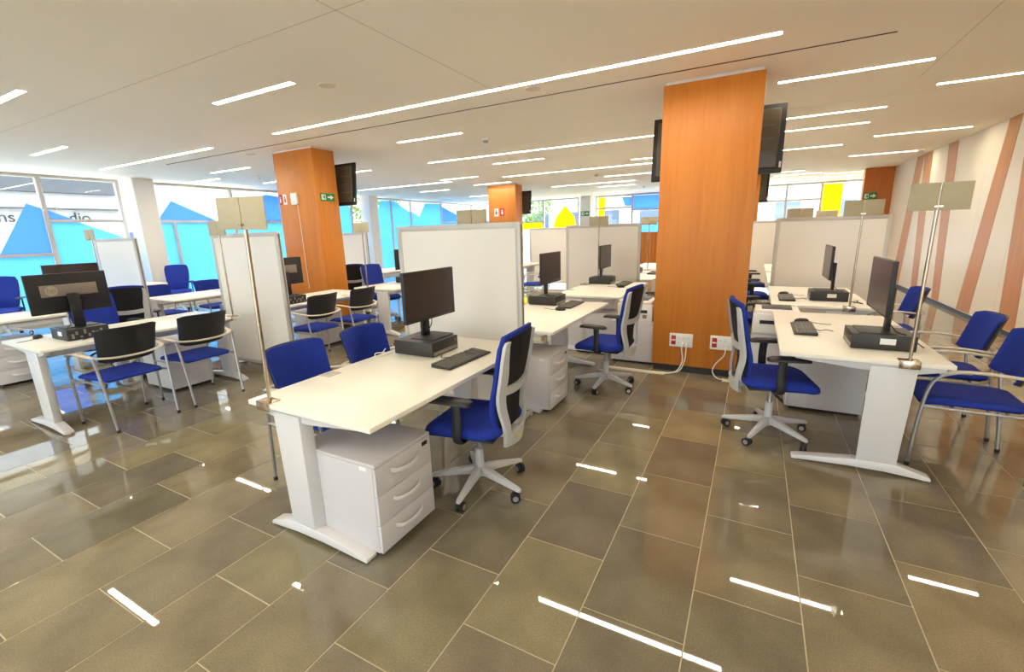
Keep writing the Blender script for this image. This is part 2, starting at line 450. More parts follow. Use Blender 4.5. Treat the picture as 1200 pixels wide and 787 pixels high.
def build_walls():
    w = struct(B(XR, XR+0.2, YB, 15.6, 0, ZC).build('wall_right', 'wall_white'))
    # wood inlays: (y_top0, y_top1, y_bot0, y_bot1) full height bands
    bands = [(13.28, 13.77, 13.65, 14.28), (12.74, 13.26, 12.26, 12.66), (11.36, 11.85, 10.92, 11.30), (9.10, 9.47, 9.53, 10.06),
             (8.42, 8.90, 8.07, 8.55), (7.4, 7.85, 6.9, 7.4), (5.2, 5.7, 6.1, 6.6), (4.2, 4.7, 3.5, 4.0), (2.2, 2.7, 2.9, 3.4), (0.6, 1.1, 0.1, 0.6)]
    # photographed bands lean: top edge y, bottom edge y
    for a, b, c, d in bands:
        MB().prism([(a, ZC-0.005), (b, ZC-0.005), (d, 0.07), (c, 0.07)], 'x', XR-0.003, XR+0.01).build('wood_inlay', 'wood_stripe', w)
    for y in [-1.0+1.22*k for k in range(14)]:
        if y < 15.5: B(XR-0.0006, XR+0.002, y-0.0015, y+0.0015, 0.07, ZC-0.005).build('panel_joint', 'seam', w)
    struct(B(XR-0.012, XR+0.01, YB, 15.6, 0.0, 0.06).build('baseboard_right', 'plinth'))
    struct(B(XR, XR+0.2, 15.9, YF, 0, ZC).build('wall_right_end', 'wall_white'))
    e = struct(B(2.45, XR+0.2, 15.62, 15.9, 0, ZC).build('wall_end', 'wood_dark'))
build_walls()

# ------------------------------------------------------------------ columns
def wood_column(x, y, label, w=0.93, d=0.42):
    t = thing('wood_column', label, 'column', (x, y, 0))
    b = B(-w/2, w/2, 0, d, 0.075, ZC-0.03).build('cladding', 'wood', t, 0.003)
    for s in (-1, 1): B(s*w/2-0.001 if s > 0 else -w/2-0.0005, w/2+0.0005 if s > 0 else -w/2+0.001, 0.004, 0.006, 0.08, ZC-0.035).build('corner_joint', 'wood_dark', b)
    B(-w/2+0.015, w/2-0.015, 0.015, d-0.015, 0, 0.075).build('plinth', 'plinth', t)
    B(-w/2+0.02, w/2-0.02, 0.02, d-0.02, ZC-0.03, ZC).build('shadow_gap', 'column_white', t)
    return t
COLS = {'main': (-0.475, 4.97), 'left': (-6.585, 5.03), 'far': (-6.75, 12.1), 'hid': (-0.475, 12.1)}
wood_column(*COLS['main'], 'orange wood clad column with two power socket plates', w=0.88)
wood_column(*COLS['left'], 'orange wood clad column with a green exit sign')
wood_column(*COLS['far'], 'orange wood clad column with white pictogram signs standing far back')
wood_column(*COLS['hid'], 'orange wood clad column hidden behind the socket column')
for (x, y, lab) in ((-12.25, 5.15, 'white square column beside the blue film windows'), (-12.25, 12.05, 'white square column between the far blue windows'),
                    (-6.5, 18.9, 'white column carrying a green exit sign before the yellow windows')):
    t = thing('white_column', lab, 'column', (x, y, 0))
    B(-0.22, 0.22, 0, 0.40, 0.06, ZC).build('shaft', 'column_white', t, 0.006)
    B(-0.21, 0.21, 0.01, 0.39, 0, 0.06).build('plinth', 'alu', t)

# ------------------------------------------------------------------ window facades
WN = [0]; MUL = {('B', round(XL, 2)), ('N', round(XL, 2))}
def window(side, u0, u1, transom=None, film_polys=(), mid=None, mid_z=None, yellow=()):
    """one glazed bay; side 'L' lies on x=XL (u=y), side 'B' on y=YF (u=x)"""
    WN[0] += 1
    t = struct(thing('window_%d' % WN[0]))
    if side == 'L':
        bx = lambda a, b, z0, z1, d0, d1: B(XL+d0, XL+d1, a, b, z0, z1)
        pr = lambda poly, d0, d1: MB().prism(poly, 'x', XL+d0, XL+d1)
    elif side == 'N':
        bx = lambda a, b, z0, z1, d0, d1: B(a, b, YB+d0, YB+d1, z0, z1)
        pr = None
    else:
        bx = lambda a, b, z0, z1, d0, d1: B(a, b, YF-d1, YF-d0, z0, z1)
        pr = lambda poly, d0, d1: MB().prism(poly, 'y', YF-d1, YF-d0)
    fw = 0.035
    for u in (u0, u1):
        key = (side, round(u, 2))
        if key in MUL: continue
        MUL.add(key)
        bx(u-fw, u+fw, 0, ZC, -0.05, 0.05).build('mullion', 'mullion', t)
    bx(u0+fw, u1-fw, 0, 0.08, -0.05, 0.05).build('sill', 'mullion', t)
    bx(u0+fw, u1-fw, ZC-0.06, ZC, -0.05, 0.05).build('head', 'mullion', t)
    if transom:
        bx(u0+fw, u1-fw, transom-0.03, transom+0.03, -0.045, 0.045).build('transom', 'mullion', t)
        panes = [(0.08, transom-0.03), (transom+0.03, ZC-0.06)]
    else: panes = [(0.08, ZC-0.06)]
    if mid: bx(mid-0.03, mid+0.03, 0.08, mid_z, -0.045, 0.045).build('mullion', 'mullion', t)
    for k, (a, b) in enumerate(panes):
        bx(u0+fw, u1-fw, a, b, -0.008, 0.0).build('pane', 'glass_tinted' if side == 'N' else 'glass', t)
    for p in film_polys: pr(p, 0.003, 0.005).build('film', 'film_blue' if min(q[1] for q in p) > 1.3 else 'film_blue_backlit', t)
    for p in yellow: pr(p, 0.003, 0.005).build('film', 'film_yellow', t)
    return t
Rr = lambda a, b, c, d: [(a, c), (b, c), (b, d), (a, d)]
window('L', YB, 0.3, 1.37, [Rr(YB+.04, 0.26, 0.08, 1.34)])
window('L', 0.3, 3.82, 1.37, [Rr(0.34, 3.78, 0.08, 1.34), [(3.04, 1.40), (3.78, 1.40), (3.78, 2.27), (3.58, 2.36)]])
window('L', 3.82, 5.10, 2.03, [[(3.86, 0.08), (5.06, 0.08), (5.06, 1.66), (4.32, 2.0), (3.86, 2.0)], [(3.86, 2.06), (4.24, 2.06), (3.86, 2.24)]])
window('L', 5.60, 7.60, 2.03, [Rr(5.64, 6.07, 0.08, 2.0), Rr(6.13, 7.56, 0.08, 2.0), [(5.77, 2.06), (7.11, 2.06), (6.13, 2.52)]], 6.10, 2.0)
window('L', 7.60, 9.70, 2.03, [Rr(7.64, 9.66, 0.08, 2.0), [(7.9, 2.06), (9.66, 2.06), (9.66, 2.7), (8.6, 2.8)]])
window('L', 9.70, 11.75, None, [[(9.74, 0.08), (11.71, 0.08), (11.71, 2.52), (11.2, 2.84), (9.74, 2.84)]])
window('L', 12.55, 13.75, None, [[(12.59, 0.08), (13.71, 0.08), (13.71, 2.84), (13.25, 2.84), (12.8, 1.9), (12.59, 1.9)]])
window('L', 13.75, 14.9, None, [[(13.79, 0.08), (14.86, 0.08), (14.86, 2.45), (14.0, 2.84), (13.79, 2.84)]])
window('L', 14.9, 17.0, None, [[(14.94, 0.08), (16.96, 0.08), (16.96, 2.84), (15.9, 2.84), (15.45, 2.28), (14.94, 2.5)]])
window('L', 17.0, YF, 2.05, [Rr(17.04, YF-.04, 0.08, 2.02), [(17.04, 2.08), (19.3, 2.08), (17.04, 2.75)]])
window('B', XL, -10.6, 2.05, [Rr(XL+.04, -10.64, 0.08, 2.02)])
window('B', -10.6, -8.7, 1.95, [], yellow=[[(-10.2, 1.62), (-8.74, 1.62), (-8.74, 1.92), (-9.8, 1.92)]])
window('B', -8.7, -7.0, None, [], yellow=[[(-8.3, 1.45), (-7.1, 1.45), (-7.2, 2.1), (-7.65, 2.62), (-8.1, 2.1)]])
window('B', -6.2, -4.65, 2.4, [[(-4.95, 2.45), (-4.69, 2.45), (-4.69, 2.82), (-5.1, 2.82)]], yellow=[[(-6.1, 2.0), (-5.85, 2.0), (-5.8, 2.85), (-6.1, 2.85)]])
window('B', -4.65, -2.6, 2.28, [[(-4.61, 2.31), (-2.64, 2.31), (-2.64, 2.85), (-4.61, 2.85)], Rr(-4.61, -2.64, 0.08, 1.75)])
window('B', -2.6, -0.6, 2.28, [Rr(-2.56, -0.64, 0.08, 1.2)])
window('B', -0.6, 0.85, 2.35)
window('B', 0.85, 1.9, 2.35)
for k in range(7):
    u = XL+(XR-XL)*k/7
    if k in (0, 2, 4, 6): window('N', u, u+(XR-XL)/7, 2.1)  # unseen glazed bays behind the camera, added to let in fill daylight
    else: struct(B(u+0.036, u+(XR-XL)/7-0.036, YB-0.2, YB, 0, ZC).build('wall_back_%d' % (k//2+1), 'wall_plain'))
t = window('B', 1.9, XR, None, yellow=[Rr(1.94, 2.5, 0.08, 2.84)])

# ------------------------------------------------------------------ street outside
struct(B(-60, 40, -40, 70, -0.5, -0.15).build('ground_outside', 'street'))
bd = thing('shop_building', 'white shop front with grey band and thin lettering across the street', 'building', (-21.5, 8, -0.15))
B(-6, 0, -26, 26, 0, 9).build('facade', 'ext_white', bd)
B(-0.02, 0.25, -26, 0.6, 3.45, 4.3).build('canopy_band', 'ext_grey', bd)
B(-0.02, 0.35, -26, 0.6, 2.9, 2.94).build('ledge', 'ext_grey', bd)
B(-0.02, 0.12, -3.0, -1.6, 3.46, 4.1).build('brick_patch', 'ext_brick', bd)
B(-0.02, 0.06, -6.5, -2.9, 0.3, 2.1).build('shop_window', 'ext_window', bd)
B(-0.02, 0.06, 0.6, 3.2, 0.3, 2.1).build('shop_window', 'ext_window', bd)
for txt, yy in (('ons', -2.6), ('dio', -0.62)):
    text_mesh('letters', txt, 0.48, 0.01, 'ext_letter', bd, Matrix.Translation((0.03, yy, 2.62)) @ Matrix.Rotation(PI/2, 4, 'Z') @ Matrix.Rotation(PI/2, 4, 'X'))
bb = thing('street_building', 'pale building with rows of windows beyond the back facade', 'building', (0, 36, -0.15))
B(-22, 20, 0, 6, 0, 12).build('facade', 'ext_white', bb)
for i in range(13):
    for z in (1.2, 4.4):
        B(-20+3*i, -18.6+3*i, -0.05, 0.02, z, z+1.9).build('window_pane', 'ext_window', bb)
def tree(x, y, s, lab):
    t = thing('street_tree', lab, 'tree', (x, y, -0.15))
    MB().tube([(0, 0, 0), (0.03, 0, 1.2*s), (0, 0.05, 2.4*s)], [0.12, 0.1, 0.06], 8).build('trunk', 'ext_grey', t)
    m = MB(); rnd = random.Random(int(x*10))
    for k in range(700):
        a, b, r = rnd.uniform(0, 2*PI), rnd.uniform(-1, 1), 1.3*s*rnd.uniform(0.35, 1)**0.5
        c = Vector((r*math.sqrt(1-b*b)*math.cos(a), r*math.sqrt(1-b*b)*math.sin(a), 3.2*s+r*b))
        u = Vector((rnd.uniform(-1, 1), rnd.uniform(-1, 1), rnd.uniform(-1, 1))).normalized(); v = u.orthogonal().normalized()
        m.add([c-u*0.12, c+v*0.06, c+u*0.12, c-v*0.06], [(0, 1, 2, 3)])
    stuff(m.build('crown', 'leaf', t))
tree(-16.0, 16.2, 1.1, 'green leafy street tree outside the blue film windows')
tree(-12.0, 25.0, 1.0, 'green leafy street tree outside the yellow film windows')

# ------------------------------------------------------------------ desk
def make_desk():
    t = thing('office_desk')
    B(-0.43, 0.43, -0.80, 0.80, 0.715, 0.74).build('desktop', 'laminate', t, 0.002)
    for s in (-1, 1):
        y = s*0.755
        lg = MB().loft([[(x, y+dy, 0.05) for x, dy in ((-0.235, -0.028), (-0.06, -0.032), (-0.045, 0.032), (-0.25, 0.028))],
                        [(x, y+dy, 0.70) for x, dy in ((-0.26, -0.03), (-0.06, -0.034), (-0.045, 0.034), (-0.275, 0.03))]]).build('leg', 'desk_metal', t, 0.006)
        B(-0.21, -0.085, y+s*(-0.0335)-0.001, y+s*(-0.0335)+0.001, 0.12, 0.62).build('cable_cover', 'underside' if False else 'desk_metal', lg)
        prof = [(-0.42, 0.006), (-0.42, 0.022), (-0.405, 0.032), (-0.26, 0.075), (-0.04, 0.075), (0.27, 0.034), (0.30, 0.024), (0.30, 0.006), (0.0, 0.022), (-0.2, 0.022)]
        ft = MB().prism(prof, 'y', y-0.034, y+0.034).build('foot', 'desk_metal', t, 0.004)
        for x in (-0.395, 0.275): MB().cyl((x, y, 0), (x, y, 0.008), 0.018, n=10).build('glide', 'white_plastic', ft)
        MB().prism([(-0.40, 0.69), (-0.40, 0.714), (0.34, 0.714), (0.34, 0.70), (0.0, 0.665), (-0.28, 0.665)], 'y', y-0.02, y+0.02).build('bracket', 'desk_metal', t, 0.003)
    B(-0.20, -0.12, -0.72, 0.72, 0.63, 0.705).build('beam', 'desk_metal', t, 0.004)
    B(-0.02, 0.20, -0.55, 0.55, 0.69, 0.7145).build('cable_tray', 'underside', t, 0.003)
    gm = B(-0.425, -0.335, -0.37, -0.27, 0.7401, 0.7435).build('cable_port', 'alu', t, 0.001)
    B(-0.41, -0.35, -0.352, -0.288, 0.7436, 0.7442).build('port_lid', 'steel', gm)
    return t
DESKS = {
 'A1': (-1.83, 2.075, 0, 'white desk with two blue visitor chairs tucked in before the large partition'),
 'A2': (-1.83, 4.09, 0, 'white desk between the large partition and the socket column'),
 'A3': (-1.82, 6.14, 0, 'white desk in front of the cream partition past the socket column'),
 'B1': (0.63, 4.09, PI, 'white desk with a sign pole beside the striped wall and socket column'),
 'B2': (0.63, 6.10, PI, 'white desk in front of the partition by the striped wall'),
 'C1': (-5.36, 2.05, PI, 'white desk carrying the monitor with a round logo on its back'),
 'C2': (-5.42, 4.10, PI, 'white desk in front of the exit sign column'),
 'C3': (-5.25, 5.97, PI, 'white desk standing just past the exit sign column'),
 'D1': (-7.72, 2.05, 0, 'white desk by the blue window with drawers below its far side'),
 'D2': (-7.60, 4.06, 0, 'white desk behind the grey partition near the white column'),
 'E1': (-10.95, 3.95, PI, 'white desk standing right before the white column at the window'),
 'A4': (-1.83, 8.15, 0, None), 'A5': (-1.83, 10.1, 0, None), 'B3': (0.63, 8.1, PI, None), 'B4': (0.63, 9.95, PI, None),
 'C4': (-5.3, 7.9, PI, None), 'C5': (-5.3, 9.9, PI, None), 'D4': (-7.7, 8.1, 0, None), 'D5': (-7.7, 9.9, 0, None), 'D3': (-7.9, 6.3, 0, None),
}
DT = 0.74
for k, (x, y, rz, lab) in DESKS.items():
    place('desk', make_desk, (x, y, 0), rz, lab or 'white office desk standing in the rows far behind the partitions', 'desk', 'office desks in rows' if lab else 'far office desks')

# ------------------------------------------------------------------ drawer pedestal
def make_pedestal():
    t = thing('drawer_pedestal')
    D, Wd, Hh = 0.54, 0.41, 0.506
    B(-D/2, D/2-0.02, -Wd/2, Wd/2, 0.028, Hh-0.018).build('body', 'pedestal', t, 0.002)
    B(-D/2, D/2, -Wd/2, Wd/2, Hh-0.018, Hh).build('top', 'pedestal', t, 0.004)
    B(-D/2+0.02, D/2-0.04, -Wd/2+0.02, Wd/2-0.02, 0, 0.028).build('plinth', 'rubber', t)
    z = 0.030; hz = (Hh-0.018-0.030)/3
    for k in range(3):
        d = B(D/2-0.019, D/2, -Wd/2+0.001, Wd/2-0.001, z+hz*k+0.0015, z+hz*(k+1)-0.0015).build('drawer', 'pedestal', t, 0.0025)
        zc = z+hz*(k+0.62)
        pts = crom([(D/2-0.004, -0.10, zc+0.004), (D/2+0.018, -0.07, zc-0.008), (D/2+0.028, 0, zc-0.014), (D/2+0.018, 0.07, zc-0.008), (D/2-0.004, 0.10, zc+0.004)], 4)
        MB().tube(pts, 0.011, 8, rb=0.006, up=(0, 0, 1)).build('handle', 'handle', d)
        if k == 2: B(D/2-0.001, D/2+0.004, 0.135, 0.175, zc+0.02, zc+0.042).build('lock', 'black', d, 0.001)
    B(D/2-0.10, D/2-0.055, -Wd/2-0.0012, -Wd/2+0.001, Hh-0.042, Hh-0.022).build('label_plate', 'label_white', t)
    return t
PEDS = [(-1.75, 1.555, 0, 'white three-drawer pedestal under the desk with two blue visitor chairs'),
        (-1.72, 3.55, 0, 'white three-drawer pedestal beside the foot of the large partition'),
        (0.60, 4.48, PI, 'white drawer pedestal under the desk beside the socket column'),
        (-5.66, 4.42, PI, 'white drawer pedestal under the desk before the exit sign column'),
        (-5.55, 2.45, PI, 'white drawer pedestal under the desk with the logo-backed monitor'),
        (-7.62, 1.70, 0, 'white drawer pedestal with grey handles under the desk by the blue window'),
        (-7.60, 4.45, 0, 'white drawer pedestal under the desk near the white window column'),
        (-1.72, 5.62, 0, 'white drawer pedestal under the desk past the socket column')]
for x, y, rz, lab in PEDS: place('ped', make_pedestal, (x, y, 0), rz, lab, 'drawer unit', 'drawer pedestals under desks')

# ------------------------------------------------------------------ partition
def make_partition(W=1.22, Hh=1.62):
    t = thing('office_partition')
    for s in (-1, 1):
        x = s*(W/2-0.022)
        p = B(x-0.022, x+0.022, -0.022, 0.022, 0.03, Hh).build('post', 'alu', t, 0.004)
        B(x-0.003+s*0.0215, x+0.003+s*0.0215, -0.006, 0.006, 0.05, Hh-0.02).build('post_groove', 'underside', p)
        f = B(x-0.02, x+0.02, -0.16, 0.16, 0.012, 0.04).build('foot', 'alu', t, 0.006)
        for y in (-0.138, 0.138): MB().cyl((x, y, 0), (x, y, 0.014), 0.02, n=10).build('glide', 'white_plastic', f)
    B(-W/2+0.044, W/2-0.044, -0.02, 0.02, Hh-0.045, Hh).build('top_rail', 'alu', t, 0.003)
    B(-W/2+0.044, W/2-0.044, -0.02, 0.02, 0.10, 0.14).build('bottom_rail', 'alu', t, 0.003)
    B(-W/2+0.044, W/2-0.044, -0.014, 0.014, 0.14, Hh-0.045).build('panel', 'panel', t)
    return t
PARTS = [(-2.19, 3.12, 'large white partition screen with aluminium frame behind the main monitor'),
         (-5.07, 3.12, 'white partition screen with metal feet beside a sign pole and exit sign column'),
         (-8.14, 3.12, 'grey white partition screen standing before the white window column'),
         (-2.17, 7.15, 'cream partition screen behind a monitor past the socket column'),
         (0.84, 7.15, 'cream partition screen standing next to the striped wall'),
         (-7.96, 7.2, 'pale partition screen standing just past the exit sign column'),
         (-5.1, 11.8, 'pale partition screen far behind the large partition'),
         (0.3, 12.0, 'cream partition screen standing far back beside the socket column')]
for x, y, lab in PARTS: place('part', make_partition, (x, y, 0), 0, lab, 'partition', 'partition screens')

# ------------------------------------------------------------------ sign pole
def make_sign(W=0.30):
    t = thing('sign_pole')
    B(-0.055, 0.045, -0.035, 0.03, 0.741-DT, 0.747-DT).build('clamp_plate', 'chrome', t, 0.002)
    c = B(-0.055, 0.045, -0.041, -0.035, -0.04, 0.007).build('clamp_jaw', 'chrome', t, 0.002)
    MB().cyl((0, -0.02, -0.05), (0, -0.02, -0.025), 0.005, n=8).build('clamp_screw', 'chrome', c)
    MB().cyl((0, 0, 0.005), (0, 0, 1.0), 0.0095, n=12).build('pole', 'chrome', t)
    for s in (-1, 1):
        a, b = sorted((s*0.0025, s*W/2))
        B(a, b, -0.015, -0.0105, 0.855, 1.0).build('sign_panel', 'sign_panel', t, 0.001)
    k = B(-0.018, 0.018, -0.020, -0.015, 0.872, 0.880).build('panel_clip', 'chrome', t)
    MB().cyl((0, -0.024, 0.876), (0, -0.015, 0.876), 0.006, n=8).build('clip_knob', 'steel', k)
    return t
SIGNS = [('s36', 0.36, -2.13, 1.31, 'chrome pole with two beige sign panels clamped to the desk with visitor chairs tucked in'),
         ('s26', 0.26, 0.86, 3.325, 'chrome pole with two beige sign panels on the desk by the striped wall'),
         ('s30', 0.30, 0.86, 5.335, 'chrome pole with beige sign panels rising before the partition by the striped wall'),
         ('s30', 0.30, -2.15, 3.325, 'beige sign panels on a pole rising just behind the large partition'),
         ('s30', 0.30, -2.15, 6.90, 'small beige sign panels on a pole before the cream partition past the column'),
         ('s30', 0.30, -4.97, 2.80, 'chrome pole with sign panels at the end of the desk with logo-backed monitor'),
         ('s30', 0.30, -5.05, 4.86, 'chrome pole with sign panels on the desk before the exit sign column'),
         ('s30', 0.30, -7.95, 2.80, 'small beige sign panels on a pole at the desk by the blue window'),
         ('s30', 0.30, -1.8, 8.92, 'small beige sign panels seen between the cream partition and socket column'),
         ('s30', 0.30, 0.50, 7.335, 'beige sign panels peeking over the partition by the striped wall'),
         ('s30', 0.30, 1.0, 9.185, 'beige sign panels over the partition before the yellow window film')]
for key, w, x, y, lab in SIGNS: sg = place(key, lambda w=w: make_sign(w), (x, y, DT), 0, lab, 'sign pole', 'desk sign poles'); sg.rotation_euler = (0, 0.030 if key == 's36' else 0.0, 0)

# ------------------------------------------------------------------ office chair (faces +X)
def back_x(z):   # depth of the backrest surface by height
    q = (z-0.38)/0.62
    return -0.243 - 0.02*q - 0.05*q*q + 0.025*math.exp(-((z-0.60)/0.13)**2)
def back_w(z):
    pts = [(0.36, 0.125), (0.45, 0.15), (0.55, 0.185), (0.70, 0.215), (0.88, 0.225), (0.98, 0.22), (1.04, 0.20)]
    for (a, wa), (b, wb) in zip(pts[:-1], pts[1:]):
        if z <= b: return wa+(wb-wa)*(z-a)/(b-a)
    return pts[-1][1]
def back_pt(u, z, off=0.0):  # u in -1..1
    return (back_x(z)-off+0.035*u*u, u*back_w(z), z - (0.018*u*u if z > 0.97 else 0))
def back_sheet(m, us, zs, off, t):
    g = [[back_pt(u(z) if callable(u) else u, z, off) for u in us] for z in zs]
    return m.sheet(g, t, (-1, 0, 0))
def fr(a, b, n): return [a+(b-a)*k/n for k in range(n+1)]
def make_office_chair():
    t = thing('office_chair')
    MB().cyl((0, 0, 0.075), (0, 0, 0.26), 0.028, n=16).build('hub', 'chair_grey', t, 0.003)
    MB().cyl((0, 0, 0.25), (0, 0, 0.38), 0.017, n=14).build('gas_spring', 'steel', t)
    for k in range(5):
        a = 2*PI*k/5+0.35; c, s = math.cos(a), math.sin(a)
        def sec(r, z, w, h): return [(c*r-s*y, s*r+c*y, z+zz) for y, zz in ((-w, 0), (w, 0), (w*0.8, h), (-w*0.8, h))]
        MB().loft([sec(0.015, 0.095, 0.026, 0.05), sec(0.12, 0.088, 0.022, 0.04), sec(0.30, 0.068, 0.015, 0.022), sec(0.315, 0.066, 0.011, 0.016)]).build('base_arm', 'chair_grey', t, 0.003)
        cp = Vector((c*0.295, s*0.295, 0))
        ca = a+0.9+k*0.7; ax = Vector((math.cos(ca), math.sin(ca), 0)); fw = Vector((-ax.y, ax.x, 0))*0.015
        cs = MB().cyl(cp+Vector((0, 0, 0.03)), cp+Vector((0, 0, 0.07)), 0.008, n=8).build('caster', 'black', t)
        for q in (-1, 1):
            m = cp+fw+ax*(0.013*q)+Vector((0, 0, 0.029))
            MB().cyl(m-ax*0.009, m+ax*0.009, 0.029, n=16).build('wheel', 'rubber', cs, 0.002)
            m2 = m+ax*(0.0095*q)
            MB().cyl(m2-ax*0.001, m2+ax*0.001, 0.017, n=12).build('wheel_cap', 'steel', cs)
    B(-0.12, 0.09, -0.07, 0.07, 0.365, 0.415).build('mechanism', 'steel', t, 0.008)
    MB().tube(crom([(-0.02, -0.06, 0.385), (-0.01, -0.15, 0.37), (0.02, -0.23, 0.35)], 4), 0.012, 8, rb=0.006).build('lever', 'black', t)
    # seat
    loops = []
    for z, ins in ((0.415, 0.05), (0.42, 0.02), (0.435, 0.004), (0.455, 0.0), (0.475, 0.008), (0.487, 0.03), (0.492, 0.07)):
        loop = []
        for x, y in rrect(0.245-ins, 0.245-ins, 0.10-ins*0.5, 5):
            zz = z - 0.035*max(0, (x-0.08)/0.17)**2 - 0.006*(1-abs(y)/0.25) + 0.01*max(0, -x/0.25)
            loop.append((x+0.02, y, zz))
        loops.append(loop)
    MB().loft(loops).build('seat', 'blue', t, angle=60)
    B(-0.19, 0.2, -0.2, 0.2, 0.405, 0.418).build('seat_pan', 'black', t, 0.004)
    # backrest
    us = fr(-1, 1, 8)
    back_sheet(MB(), us, fr(0.47, 1.04, 14), -0.024, 0.024).build('back_cushion', 'blue', t, 0.006, angle=60)
    back_sheet(MB(), [u*0.9 for u in us], fr(0.47, 1.015, 12), 0.001, 0.006).build('back_mesh', 'mesh_black', t, angle=60)
    m = MB(); zs = fr(0.37, 1.01, 16)
    fo = lambda z: 0.008+0.03*math.exp(-((z-0.52)/0.13)**2)
    for s in (-1, 1):
        g = []
        for z in zs:
            w = 0.27 if z < 0.8 else 0.27-0.14*(z-0.8)/0.21
            a, b = (s*1.0, s*(1.0-w))
            g.append([back_pt(q, z, fo(z)) for q in (fr(a, b, 2) if s < 0 else fr(b, a, 2))])
        m.sheet(g, 0.018, (-1, 0, 0))
    m.sheet([[back_pt(u, z+0.02*u*u, fo(z)) for u in fr(-0.9, 0.9, 8)] for z in fr(0.675, 0.725, 2)], 0.018, (-1, 0, 0))
    m.sheet([[back_pt(u, z, fo(z)) for u in fr(-1, 1, 6)] for z in (0.36, 0.40, 0.45)], 0.02, (-1, 0, 0))
    bf = m.build('back_frame', 'chair_grey', t, angle=50)
    p = Vector(back_pt(0.3, 0.415, fo(0.415)+0.0205)); B(p.x-0.001, p.x+0.001, p.y-0.022, p.y+0.022, 0.398, 0.412).build('sticker', 'yellow_tag', bf)
    MB().prism([(-0.10, 0.37), (-0.10, 0.405), (-0.22, 0.43), (-0.255, 0.43), (-0.255, 0.385)], 'y', -0.045, 0.045).build('back_link', 'chair_grey', t, 0.005)
    for s in (-1, 1):
        y = s*0.275
        ar = MB().tube(crom([(-0.01, s*0.12, 0.408), (-0.01, s*0.23, 0.408), (-0.01, y, 0.44), (-0.015, y, 0.56), (-0.01, y, 0.655)], 5), 0.028, 10, rb=0.011, up=(1, 0, 0)).build('armrest', 'black', t, angle=50)
        lp = []
        for z, ins in ((0.655, 0.012), (0.662, 0.0), (0.676, 0.0), (0.684, 0.012)):
            lp.append([(x+0.02, yy+y, z-0.012*(x/0.13)**2) for x, yy in rrect(0.13-ins, 0.042-ins, 0.028, 4)])
        MB().loft(lp).build('arm_pad', 'black', ar, angle=60)
    return t
OCH = [(-1.40, 2.12, PI+0.10, 'blue and grey mesh-back office chair at the desk before the large partition'),
       (-1.22, 4.22, PI-0.12, 'blue and grey mesh-back office chair between the large partition and socket column'),
       (0.19, 3.66, 0.20, 'blue and grey mesh-back office chair in front of the socket column'),
       (-1.15, 6.1, PI, 'blue office chair with black arms hidden past the socket column'),
       (0.02, 6.05, 0.2, 'blue office chair at the desk before the striped-wall partition'),
       (0.0, 8.1, 0.1, 'blue office chair with black arms far behind the socket column'),
       (-0.05, 9.7, 0.1, 'black-armed blue office chair farthest back past the socket column'),
       (-6.40, 2.22, 0.1, 'blue office chair behind the monitor with a round logo'),
       (-7.10, 2.72, PI-0.45, 'black mesh-back office chair facing the blue window'),
       (-6.02, 6.15, -0.1, 'blue office chair behind the desk past the exit sign column'),
       (-6.98, 6.32, PI-0.6, 'black mesh office chair seen right beside the exit sign column'),
       (-6.2, 8.3, 0.0, 'blue office chair at a desk beyond the exit sign column'),
       (-11.35, 5.30, -0.6, 'tall blue office chair standing beside the white window column'),
       (-11.5, 2.60, -0.5, 'blue office chair right against the blue window film'),
       (-1.15, 8.4, PI, 'blue office chair in the gap beside the cream partition')]
for x, y, rz, lab in OCH: place('och', make_office_chair, (x, y, 0), rz, lab, 'office chair', 'office swivel chairs')

